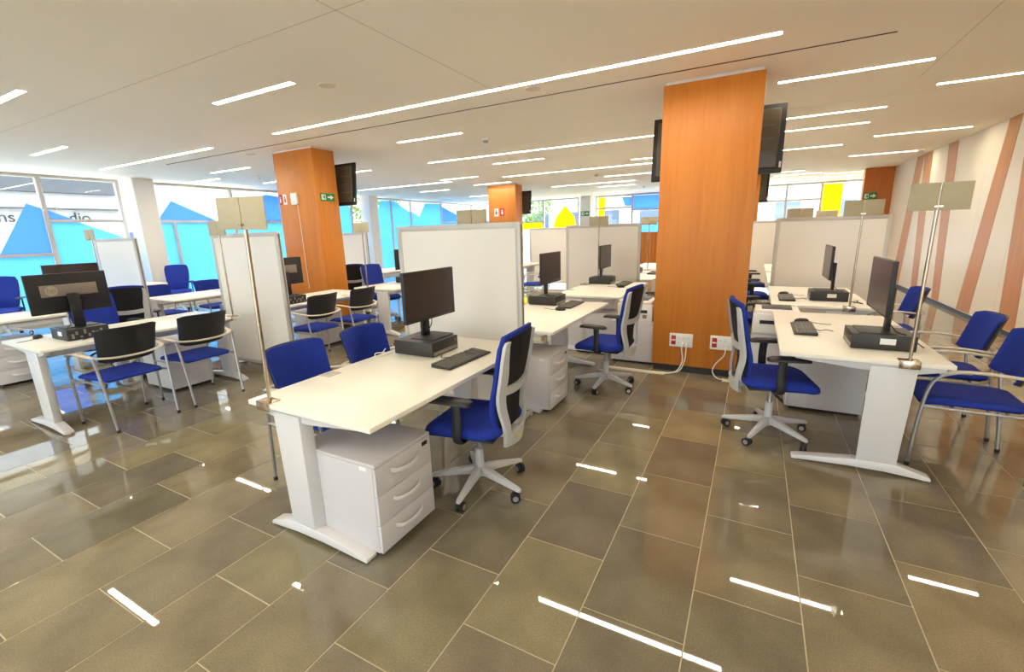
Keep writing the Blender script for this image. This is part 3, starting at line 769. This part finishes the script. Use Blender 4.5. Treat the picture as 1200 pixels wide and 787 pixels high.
# ------------------------------------------------------------------ visitor chair (faces +X)
def make_visitor_chair():
    t = thing('visitor_chair')
    r = 0.0105
    for s in (-1, 1):
        MB().tube(crom([(0.27, s*0.245, 0.008), (0.262, s*0.25, 0.25), (0.245, s*0.257, 0.48), (0.21, s*0.262, 0.60), (0.13, s*0.265, 0.648), (0.06, s*0.266, 0.655)], 5), r, 10).build('leg', 'steel', t)
        MB().tube(crom([(-0.275, s*0.235, 0.008), (-0.245, s*0.243, 0.30), (-0.22, s*0.252, 0.50), (-0.205, s*0.26, 0.645)], 5), r, 10).build('leg', 'steel', t)
        MB().tube([(0.252, s*0.255, 0.415), (0.0, s*0.245, 0.412), (-0.228, s*0.247, 0.415)], 0.009, 8).build('side_rail', 'steel', t)
        for x in (0.27, -0.275): MB().cyl((x, s*(0.245 if x > 0 else 0.235), 0), (x, s*(0.245 if x > 0 else 0.235), 0.025), 0.0135, n=10).build('foot_cap', 'black', t)
    MB().tube([(0.10, -0.245, 0.41), (0.10, 0.245, 0.41)], 0.009, 8).build('cross_rail', 'steel', t)
    MB().tube([(-0.14, -0.245, 0.41), (-0.14, 0.245, 0.41)], 0.009, 8).build('cross_rail', 'steel', t)
    # one band: left arm, round behind the back, right arm
    half = [(0.20, 0.266, 0.632), (0.14, 0.268, 0.655), (0.0, 0.268, 0.662), (-0.12, 0.264, 0.655), (-0.21, 0.235, 0.640), (-0.262, 0.13, 0.628), (-0.278, 0.0, 0.624)]
    path = crom(half+[(x, -y, z) for x, y, z in half[-2::-1]], 6)
    MB().tube(path, 0.009, 10, rb=0.020, up=(0, 0, 1)).build('arm_band', 'arm_beige', t, angle=50)
    lp = []
    for z, ins in ((0.424, 0.03), (0.428, 0.006), (0.442, 0.0), (0.455, 0.006), (0.463, 0.03), (0.466, 0.07)):
        lp.append([(x+0.005, y*(1.0-0.10*max(0, -x/0.24)), z-0.02*max(0, (x-0.1)/0.15)**2) for x, y in rrect(0.25-ins, 0.228-ins, 0.06-ins*0.3, 5)])
    MB().loft(lp).build('seat', 'blue', t, angle=60)
    B(-0.2, 0.2, -0.19, 0.19, 0.417, 0.426).build('seat_shell', 'black_shell', t, 0.003)
    def P(u, z, off): return (-0.225-0.28*(z-0.6)-off+0.075*u*u, u*(0.208+0.06*(z-0.6)), z-0.016*abs(u)**9*(1 if z > 0.84 else 0)+0.02*abs(u)**9*(1 if z < 0.61 else 0))
    zs = fr(0.575, 0.875, 8)
    MB().sheet([[P(u, z, 0.0) for u in fr(-1, 1, 12)] for z in zs], 0.010, (-1, 0, 0)).build('back_shell', 'black_shell', t, 0.003, angle=60)
    MB().sheet([[P(u*0.985, z, -0.018) for u in fr(-1, 1, 12)] for z in fr(0.58, 0.871, 8)], 0.017, (-1, 0, 0)).build('back_pad', 'blue', t, 0.005, angle=60)
    return t
VCH = [(-2.40, 1.84, 0.03, 'blue visitor chair tucked in beside the sign pole of the pedestal desk'),
       (-2.38, 2.42, 0.05, 'blue visitor chair tucked in beside the main monitor'),
       (-4.87, 1.71, PI+0.06, 'black-backed visitor chair right beside the monitor with round logo'),
       (-4.88, 2.33, PI+0.03, 'black-backed visitor chair beside the sign pole next to the white partition'),
       (-4.87, 3.72, PI+0.04, 'black-backed visitor chair before the exit sign column next to the partition'),
       (-4.85, 4.36, PI+0.04, 'black-backed visitor chair before the exit sign column beside its desk pole'),
       (1.27, 3.75, PI-0.06, 'blue visitor chair with curved steel leg next to the sign pole by striped wall'),
       (1.30, 4.40, PI-0.04, 'blue visitor chair behind the monitor by the striped wall'),
       (1.28, 5.95, PI, 'blue visitor chair standing farther along the striped wall'),
       (-8.25, 3.62, 0.0, 'blue visitor chair at the desk by the white window column'),
       (-8.25, 4.42, 0.0, 'blue visitor chair at the desk by blue film, next to the white partition'),
       (-2.42, 3.8, 0.0, 'blue visitor chair hidden behind the large partition'),
       (-2.38, 4.55, 0.05, 'blue visitor chair seen under the monitor behind the large partition'),
       (-4.15, 8.7, PI+0.3, 'black-backed visitor chair far behind the desk monitor past the large partition'),
       (-8.4, 7.4, 0.0, 'blue visitor chair far past the exit sign column beside the pale partition'),
       (-8.4, 6.6, 0.0, 'blue visitor chair hidden past the exit sign column')]
for x, y, rz, lab in VCH: place('vch', make_visitor_chair, (x, y, 0), rz, lab, 'chair', 'four-legged visitor chairs')

# ------------------------------------------------------------------ computers (monitor screen faces +X)
def make_pc():
    t = thing('desktop_computer')
    B(-0.165, 0.155, -0.145, 0.145, 0.004, 0.10).build('case', 'pc', t, 0.003)
    f = B(0.155, 0.168, -0.146, 0.146, 0.003, 0.101).build('front_panel', 'pc', t, 0.003)
    B(0.168, 0.1695, -0.135, 0.135, 0.012, 0.034).build('front_strip', 'pc_front', f)
    B(0.168, 0.1695, -0.13, 0.00, 0.065, 0.08).build('disc_slot', 'black', f)
    MB().cyl((0.167, 0.115, 0.075), (0.170, 0.115, 0.075), 0.008, n=12).build('power_button', 'pc_front', f)
    for q in range(9): B(-0.1675, -0.165, -0.125+q*0.028, -0.108+q*0.028, 0.02+0.03*(q % 2), 0.035+0.012*(q % 3)+0.03*(q % 2)).build('rear_port', 'pc_front', t)
    for q in (1,): B(-0.06, 0.02, q*0.1455-0.0008, q*0.1455+0.0008, 0.04, 0.078).build('label_plate', 'label_white', t)
    for x in (-0.13, 0.13):
        for y in (-0.12, 0.12): MB().cyl((x, y, 0), (x, y, 0.005), 0.01, n=8).build('rubber_foot', 'rubber', t)
    return t
def make_monitor():
    t = thing('computer_monitor')
    bs = MB().loft([[(x, y, z) for x, y in rrect(0.10, 0.125, 0.012, 3)] for z in (0.0, 0.006)]).build('stand_base', 'black', t, 0.0015)
    B(-0.075, -0.05, -0.038, 0.038, 0.006, 0.29).build('stand_column', 'black', t, 0.004)
    B(-0.055, -0.012, -0.03, 0.03, 0.235, 0.295).build('tilt_joint', 'black', t, 0.004)
    hg = B(-0.014, 0.012, -0.272, 0.272, 0.130, 0.470).build('housing', 'black', t, 0.004)
    B(0.0121, 0.0132, -0.266, 0.266, 0.145, 0.464).build('screen', 'screen', t)
    bz = B(-0.0205, -0.0142, -0.19, 0.19, 0.275, 0.375).build('rear_band', 'monitor_band', t, 0.001)
    MB().cyl((-0.0225, 0.12, 0.325), (-0.0205, 0.12, 0.325), 0.042, n=28).build('logo_disc', 'logo', bz)
    text_mesh('logo_letters', 'hp', 0.062, 0.0006, 'monitor_band', bz, Matrix.Translation((-0.0232, 0.12, 0.328)) @ Matrix.Rotation(-PI/2, 4, 'Z') @ Matrix.Rotation(PI/2, 4, 'X') @ Matrix.Shear('XZ', 4, (0.0, 0.0)))
    MB().tube(crom([(-0.02, 0.03, 0.15), (-0.05, 0.06, 0.08), (-0.085, 0.07, 0.03), (-0.10, 0.1, 0.012), (-0.14, 0.13, 0.006)], 5), 0.0035, 6).build('video_cable', 'cable_black', t)
    return t
def make_keyboard():
    t = thing('keyboard')
    MB().prism([(-0.075, 0.003), (-0.075, 0.022), (-0.06, 0.023), (0.075, 0.012), (0.075, 0.003)], 'y', -0.222, 0.222).build('body', 'black', t, 0.002)
    m = MB()
    for r in range(6):
        x = -0.062+r*0.0225
        for c in range(21):
            if c in (15, 18) and r < 5: continue
            y = -0.212+c*0.0202; z = 0.0235-0.0815*(x+0.06)
            m.box(x-0.0085, x+0.0085, y-0.0082, y+0.0082, z-0.004, z+0.004)
    stuff(m.build('keys', 'key', t))
    for x in (-0.06, 0.06):
        for y in (-0.2, 0.2): MB().cyl((x, y, 0), (x, y, 0.004), 0.008, n=8).build('rubber_foot', 'rubber', t)
    MB().tube(crom([(-0.074, 0.0, 0.012), (-0.11, 0.02, 0.004), (-0.15, -0.03, 0.004), (-0.19, 0.02, 0.005)], 5), 0.0025, 6).build('cable', 'cable_black', t)
    return t
def make_mouse():
    t = thing('computer_mouse')
    lp = []
    for z, q in ((0.0, 0.92), (0.006, 1.0), (0.018, 0.97), (0.028, 0.80), (0.034, 0.5), (0.036, 0.15)):
        lp.append([(0.055*q*math.cos(a)-0.004*(1-q), 0.031*q*math.sin(a), z) for a in (2*PI*k/18 for k in range(18))])
    MB().loft(lp).build('shell', 'black', t, angle=60)
    MB().cyl((-0.028, -0.004, 0.030), (-0.028, 0.004, 0.030), 0.007, n=10).build('wheel', 'steel', t)
    MB().tube(crom([(-0.052, 0, 0.006), (-0.09, 0.02, 0.003), (-0.14, 0.07, 0.003), (-0.19, 0.08, 0.004)], 5), 0.002, 6).build('cable', 'cable_black', t)
    return t
def setup(desk, pcx, pcy, kb=None, ms=None, where='', kbrot=0.0, monrot=0.0):
    """computer at local offset from desk centre; user side is +X of the desk"""
    x, y, rz, _ = DESKS[desk]; c, s = math.cos(rz), math.sin(rz)
    L = lambda a, b, z: (x+c*a-s*b, y+s*a+c*b, z)
    grp = ' set on office desks'
    place('pc', make_pc, L(pcx, pcy, DT), rz, 'flat black desktop computer '+where, 'computer', 'desktop computers'+grp)
    place('mon', make_monitor, L(pcx+0.03, pcy+(0.04 if rz == 0 else 0.0), DT+0.101), rz+monrot, 'black flat monitor '+where, 'monitor', 'monitors'+grp)
    if kb: place('kb', make_keyboard, L(kb[0], kb[1], DT), rz+kbrot, 'black keyboard '+where, 'keyboard', 'keyboards'+grp)
    if ms: place('ms', make_mouse, L(ms[0], ms[1], DT), rz+0.2, 'black computer mouse '+where, 'mouse', 'computer mice'+grp)
setup('A1', -0.175, 0.35, (0.20, 0.25), None, 'on the desk before the large partition', -0.06)
setup('A2', -0.21, 0.55, (0.10, 0.50), (0.10, 0.18), 'on the desk behind the large partition')
setup('A3', -0.20, 0.55, (0.16, 0.5), (0.2, 0.12), 'in front of the cream partition')
setup('B1', -0.145, 0.40, (0.245, 0.02), (0.235, -0.28), 'on the desk beside the striped wall')
setup('B2', -0.10, 0.30, (0.28, 0.33), (0.29, 0.02), 'before the partition by the striped wall')
setup('C1', -0.08, 0.42, None, None, 'on the desk by two black-backed chairs and blue window')
setup('C2', -0.20, 0.44, None, None, 'on the desk before the exit sign column')
setup('C3', 0.05, -0.1, None, None, 'past the exit sign column')
setup('D1', -0.03, 0.35, None, None, 'behind the one with a round logo')
setup('C4', 0.0, 0.1, None, None, 'farther past the exit sign column')
setup('C5', 0.0, 0.1, None, None, 'far behind the large partition')
setup('A4', -0.14, 0.2, (0.26, 0.2), None, 'in the gap beside the cream partition')
setup('B3', -0.1, 0.2, (0.25, 0.33), None, 'behind the partition by the striped wall')
setup('B4', -0.1, 0.2, (0.25, 0.33), None, 'farthest back beside the socket column')
setup('D2', -0.1, 0.45, None, None, 'by the blue window beside the white column')

# loose mice and cable tangle
place('ms', make_mouse, (-5.62, 1.44, DT), 2.6, 'grey computer mouse lying beside the logo-backed monitor', 'mouse', 'computer mice set on office desks')
place('ms', make_mouse, (-5.25, 2.10, DT), 0.6, 'black mouse lying amid the cable tangle', 'mouse', 'computer mice set on office desks')
def tangle(name, pts, lab, m='cable_black', r=0.0035, cat='cable'):
    tag(MB().tube(crom(pts, 6), r, 6).build(name, m), lab, cat)
rnd = random.Random(3)
def loops(cx, cy, n, w, d):
    return [(cx+rnd.uniform(-w, w), cy+rnd.uniform(-d, d), DT+0.005+rnd.uniform(0, 0.035)*(i % 2)) for i in range(n)]
tangle('cable', loops(-5.06, 1.66, 9, 0.03, 0.10), 'black cable snarl against the rear of the logo-backed monitor computer')
tangle('cable', loops(-5.13, 1.93, 10, 0.07, 0.10), 'black cable tangle lying round the loose mouse on the desk')
tangle('cable', loops(-2.22, 2.2, 6, 0.03, 0.10), 'pale cable loops beside the computer before the large partition', 'cable_white')
tangle('cable', loops(-2.2, 6.45, 7, 0.06, 0.12), 'black cables beside the computer before the cream partition')
tangle('cable', loops(0.98, 3.72, 7, 0.04, 0.13), 'black cable bundle behind the monitor by the striped wall')
tangle('cable', loops(0.95, 5.6, 7, 0.05, 0.13), 'black cable bundle beside the pole before the striped-wall partition')
tangle('cable', loops(-5.2, 3.93, 8, 0.06, 0.07), 'black cables on the desk before the exit sign column')

# ------------------------------------------------------------------ TVs behind the columns
def make_tv():
    t = thing('wall_television')
    B(-0.65, 0.65, 0.0, 0.035, 0, 0.68).build('bezel', 'black', t, 0.006)
    bk = B(-0.60, 0.60, -0.03, 0.0, 0.05, 0.63).build('rear_cover', 'tv_back', t, 0.012)
    for k in range(3): B(0.36, 0.55, -0.0345, -0.0295, 0.20+0.13*k, 0.212+0.13*k).build('rear_rib', 'tv_rib', bk)
    for k in range(3): B(-0.55, -0.36, -0.0325, -0.0295, 0.20+0.13*k, 0.208+0.13*k).build('rear_rib', 'black', bk)
    B(0.62, 0.64, -0.002, 0.001, 0.05, 0.11).build('sticker', 'label_white', t)
    B(-0.62, 0.62, 0.0351, 0.0358, 0.03, 0.65).build('screen', 'screen', t)
    B(-0.12, 0.12, -0.18, -0.03, 0.25, 0.45).build('mount_arm', 'black', t)
    return t
for key, lab in (('main', 'black television on the back of the socket column'), ('left', 'black television on the back of the exit sign column'),
                 ('far', 'small black television on the back of the far pictogram column'), ('hid', 'black television glimpsed beside the socket column below the first')):
    x, y = COLS[key]
    o = place('tv', make_tv, (x+0.0, y+0.42+0.18, 2.06), 0, lab, 'television', 'televisions behind columns')
    o.rotation_euler = (math.radians(-6), 0, 0)

# ------------------------------------------------------------------ column fittings
def socket_plate(x, z, lab, n):
    t = thing('socket_plate', lab, 'socket', (x, COLS['main'][1], z))
    B(-0.118, 0.118, -0.014, 0.0, -0.073, 0.073).build('plate', 'white_plastic', t, 0.004)
    sw = B(-0.098, -0.052, -0.018, -0.013, -0.05, 0.05).build('switch_block', 'red', t, 0.002)
    B(-0.094, -0.056, -0.0195, -0.0178, -0.008, 0.008).build('switch_label', 'label_white', sw)
    for i in range(3):
        for j in range(2):
            if i == 2 and j == 1 and n == 1: continue
            c = (-0.02+0.045*i, -0.014, -0.028+0.055*j)
            s = MB().cyl((c[0], -0.016, c[2]), (c[0], -0.013, c[2]), 0.019, n=16).build('socket_well', 'label_white', t)
            for q in (-1, 1): MB().cyl((c[0]+q*0.007, -0.0168, c[2]), (c[0]+q*0.007, -0.0158, c[2]), 0.0025, n=6).build('pin_hole', 'slot', s)
    return t
socket_plate(-0.62, 0.36, 'white socket plate with red switches and two hanging cables', 0)
socket_plate(-0.215, 0.365, 'white socket plate with red switches and one hanging cable', 1)
yc = COLS['main'][1]
for dx, lab in ((0.0, 'white cable hanging from the two-cable plate, beside its red switch'), (0.022, 'white cable hanging from the two-cable plate, farther from its red switch')):
    t = thing('power_cable', lab, 'cable', (0, 0, 0), 0, 'paired white cables at the column')
    MB().cyl((-0.60+dx*2, yc-0.045, 0.325), (-0.60+dx*2, yc-0.012, 0.325), 0.012, n=10).build('plug', 'white_plastic', t)
    MB().tube(crom([(-0.60+dx*2, yc-0.045, 0.325), (-0.60+dx*2, yc-0.075, 0.27), (-0.585+dx, yc-0.09, 0.16), (-0.63+dx, yc-0.11, 0.05), (-0.72, yc-0.125+dx, 0.012), (-0.80, yc-0.125+dx, 0.010)], 6), 0.006, 8).build('cord', 'cable_white', t)
t = thing('power_cable', 'single white cable curling from the one-cable socket plate', 'cable')
MB().cyl((-0.18, yc-0.045, 0.315), (-0.18, yc-0.012, 0.315), 0.012, n=10).build('plug', 'white_plastic', t)
MB().tube(crom([(-0.18, yc-0.045, 0.315), (-0.19, yc-0.075, 0.25), (-0.26, yc-0.09, 0.16), (-0.285, yc-0.10, 0.08), (-0.24, yc-0.12, 0.02), (-0.17, yc-0.13, 0.012)], 6), 0.006, 8).build('cord', 'cable_white', t)
def duct(x0, x1, y, lab):
    t = thing('cable_duct', lab, 'cable duct', ((x0+x1)/2, y, 0)); h = (x1-x0)/2
    MB().prism([(-0.03, 0), (-0.022, 0.016), (0.022, 0.016), (0.03, 0)], 'x', -h, h).build('cover', 'duct', t, 0.002)
    for s in (-1, 1): B(s*h-0.006, s*h+0.006, -0.03, 0.03, 0, 0.0175).build('end_cap', 'duct', t)
duct(-1.42, -0.76, yc-0.13, 'pale cable duct on the floor beside the two-cable socket')
duct(-0.18, 0.55, yc-0.13, 'pale cable duct on the floor beside the one-cable socket')
# router, conduit, pictograms, exit sign on the left column
lx, ly = COLS['left']
t = thing('wifi_router', 'white box with a cable on the exit sign column', 'router', (-6.63, ly, 2.165))
MB().loft([[(x, y, z) for x, z in rrect(0.075, 0.09, 0.02, 4)] for y in (-0.035, 0.0)]).build('box', 'white_plastic', t, 0.004)
MB().cyl((0, -0.038, -0.05), (0, -0.034, -0.05), 0.008, n=10).build('status_ring', 'alu', t)
MB().tube(crom([(0.05, -0.01, -0.09), (0.055, -0.008, -0.4), (0.06, -0.008, -1.2), (0.065, -0.008, -1.45)], 4), 0.005, 6).build('cord', 'cable_white', t)
def pictogram(x, y, z, m, lab, w=0.08, h=0.16):
    t = thing('wall_sign', lab, 'sign', (x, y, z))
    B(-w/2, w/2, -0.004, 0, -h/2, h/2).build('plate', m, t)
    mm = 'label_white' if m != 'label_white' else 'red'
    MB().cyl((0, -0.006, h*0.22), (0, -0.004, h*0.22), w*0.16, n=12).build('symbol_head', mm, t)
    B(-w*0.2, w*0.2, -0.006, -0.004, -h*0.3, h*0.1).build('symbol_body', mm, t)
pictogram(-7.0, ly, 2.17, 'red', 'red sign with white symbol on the exit sign column')
pictogram(-6.885, ly, 2.17, 'label_white', 'white sign with red symbol beside the router on the exit sign column')
fx, fy = COLS['far']
pictogram(fx-0.2, fy, 2.12, 'label_white', 'white sign with red symbol on the far wood column', 0.14, 0.22)
pictogram(fx, fy, 2.12, 'red', 'red sign with white symbol on the far wood column', 0.14, 0.22)
def exit_sign(loc, rz, lab, w=0.28, h=0.12):
    t = thing('exit_sign', lab, 'sign', loc, rz)      # face looks along local -Y
    B(-w/2, w/2, -0.006, 0, -h/2, h/2).build('plate', 'green', t)
    B(-w*0.42, -w*0.12, -0.008, -0.006, -h*0.34, h*0.34).build('door_symbol', 'label_white', t)
    MB().cyl((-w*0.22, -0.0095, h*0.18), (-w*0.22, -0.008, h*0.18), h*0.09, n=10).build('figure_head', 'green', t)
    MB().prism([(-w*0.34, -h*0.28), (-w*0.27, -h*0.05), (-w*0.34, h*0.08), (-w*0.22, h*0.10), (-w*0.15, -h*0.05), (-w*0.2, -h*0.28), (-w*0.25, -h*0.1)], 'y', -0.0095, -0.008).build('figure_body', 'green', t)
    MB().prism([(0.0, h*0.1), (w*0.2, h*0.1), (w*0.2, h*0.3), (w*0.42, 0), (w*0.2, -h*0.3), (w*0.2, -h*0.1), (0.0, -h*0.1)], 'y', -0.008, -0.006).build('arrow', 'label_white', t)
exit_sign((lx+0.465, ly+0.20, 2.17), PI/2, 'green exit sign with white arrow on the wood column')
exit_sign((-6.5, 18.9, 2.2), 0, 'small green exit sign on the white far column', 0.36, 0.2)
exit_sign((2.62, 15.62, 2.2), 0, 'small green exit sign on the dark wood end wall', 0.3, 0.18)

# ------------------------------------------------------------------ ceiling details
def detector(x, y, lab):
    t = thing('smoke_detector', lab, 'smoke detector', (x, y, ZC), 0, 'ceiling detectors')
    MB().cyl((0, 0, -0.02), (0, 0, 0), 0.055, n=18).build('base', 'white_plastic', t, 0.003)
    MB().cyl((0, 0, -0.055), (0, 0, -0.02), 0.032, 0.042, n=16).build('chamber', 'alu', t, 0.003)
for x, y, lab in ((-3.73, 6.24, 'small round smoke detector past the dark slot beside a short light strip'), (2.79, 12.38, 'small round smoke detector by the striped wall'),
                  (-10.04, 6.74, 'small round smoke detector near the white window column'), (-3.75, 11.75, 'small round smoke detector far past the large partition'),
                  (-3.5, 16.2, 'small round smoke detector before the back windows')):
    detector(x, y, lab)
for x, y, lab in ((-3.63, 3.25, 'flat round ceiling speaker beside the end of a short light strip'), (-2.07, 4.42, 'flat round ceiling speaker between the longest light strip and dark slot'),
                  (-7.5, 4.95, 'flat round ceiling speaker beside the dark slot near the exit sign column')):
    t = thing('ceiling_speaker', lab, 'speaker', (x, y, ZC), 0, 'flush ceiling speakers')
    MB().cyl((0, 0, -0.004), (0, 0, 0), 0.085, n=24).build('grille', 'ceiling', t)
    MB().cyl((0, 0, -0.005), (0, 0, -0.003), 0.075, n=24).build('mesh_cover', 'speaker_mesh', t)

# ------------------------------------------------------------------ cabinets and printers beside the main column
def make_printer():
    t = thing('printer')
    B(-0.20, 0.20, -0.19, 0.19, 0.0, 0.20).build('body', 'printer', t, 0.012)
    B(-0.19, 0.19, -0.17, 0.17, 0.20, 0.235).build('lid', 'printer', t, 0.01)
    B(-0.13, 0.13, -0.12, 0.16, 0.236, 0.242).build('paper_tray', 'black', t, 0.002)
    B(-0.14, 0.14, -0.193, -0.188, 0.10, 0.135).build('output_slot', 'black', t)
    B(0.09, 0.135, -0.1925, -0.188, 0.04, 0.08).build('sticker', 'pc_front', t)
    return t
def cabinet(x, y, w, d, h, lab):
    t = thing('storage_cabinet', lab, 'cabinet', (x, y, 0))
    B(-w/2, w/2, -d/2, d/2, 0.03, h-0.018).build('body', 'pedestal', t, 0.002)
    B(-w/2-0.003, w/2+0.003, -d/2-0.003, d/2+0.003, h-0.018, h).build('top', 'pedestal', t, 0.002)
    B(-w/2+0.02, w/2-0.02, -d/2+0.02, d/2-0.02, 0, 0.03).build('plinth', 'plinth', t)
    return t
cabinet(-1.175, 5.32, 0.49, 0.42, 0.50, 'low white cabinet carrying a printer against the socket column')
place('prn', make_printer, (-1.16, 5.32, 0.50), 0, 'white printer on the low cabinet left against the socket column', 'printer')
cabinet(0.24, 5.12, 0.40, 0.30, 0.50, 'low white cabinet between the two desks by the striped wall')
place('prn', make_printer, (0.24, 5.12, 0.50), 0, 'white printer between the two desks by the striped wall', 'printer')
# low wood counter seen far back in the gap
t = thing('wood_counter', 'low wood slatted counter far back before the blue windows', 'counter', (-2.9, 16.2, 0))
B(-1.0, 1.0, 0.03, 0.4, 0.06, 1.36).build('carcass', 'wood_dark', t)
for k in range(16): B(-0.99+0.124*k, -0.885+0.124*k, 0.0, 0.03, 0.08, 1.36).build('slat', 'wood', t)
B(-1.02, 1.02, -0.02, 0.42, 1.36, 1.40).build('worktop', 'wood', t)
B(-0.97, 0.97, 0.05, 0.38, 0, 0.06).build('plinth', 'plinth', t)
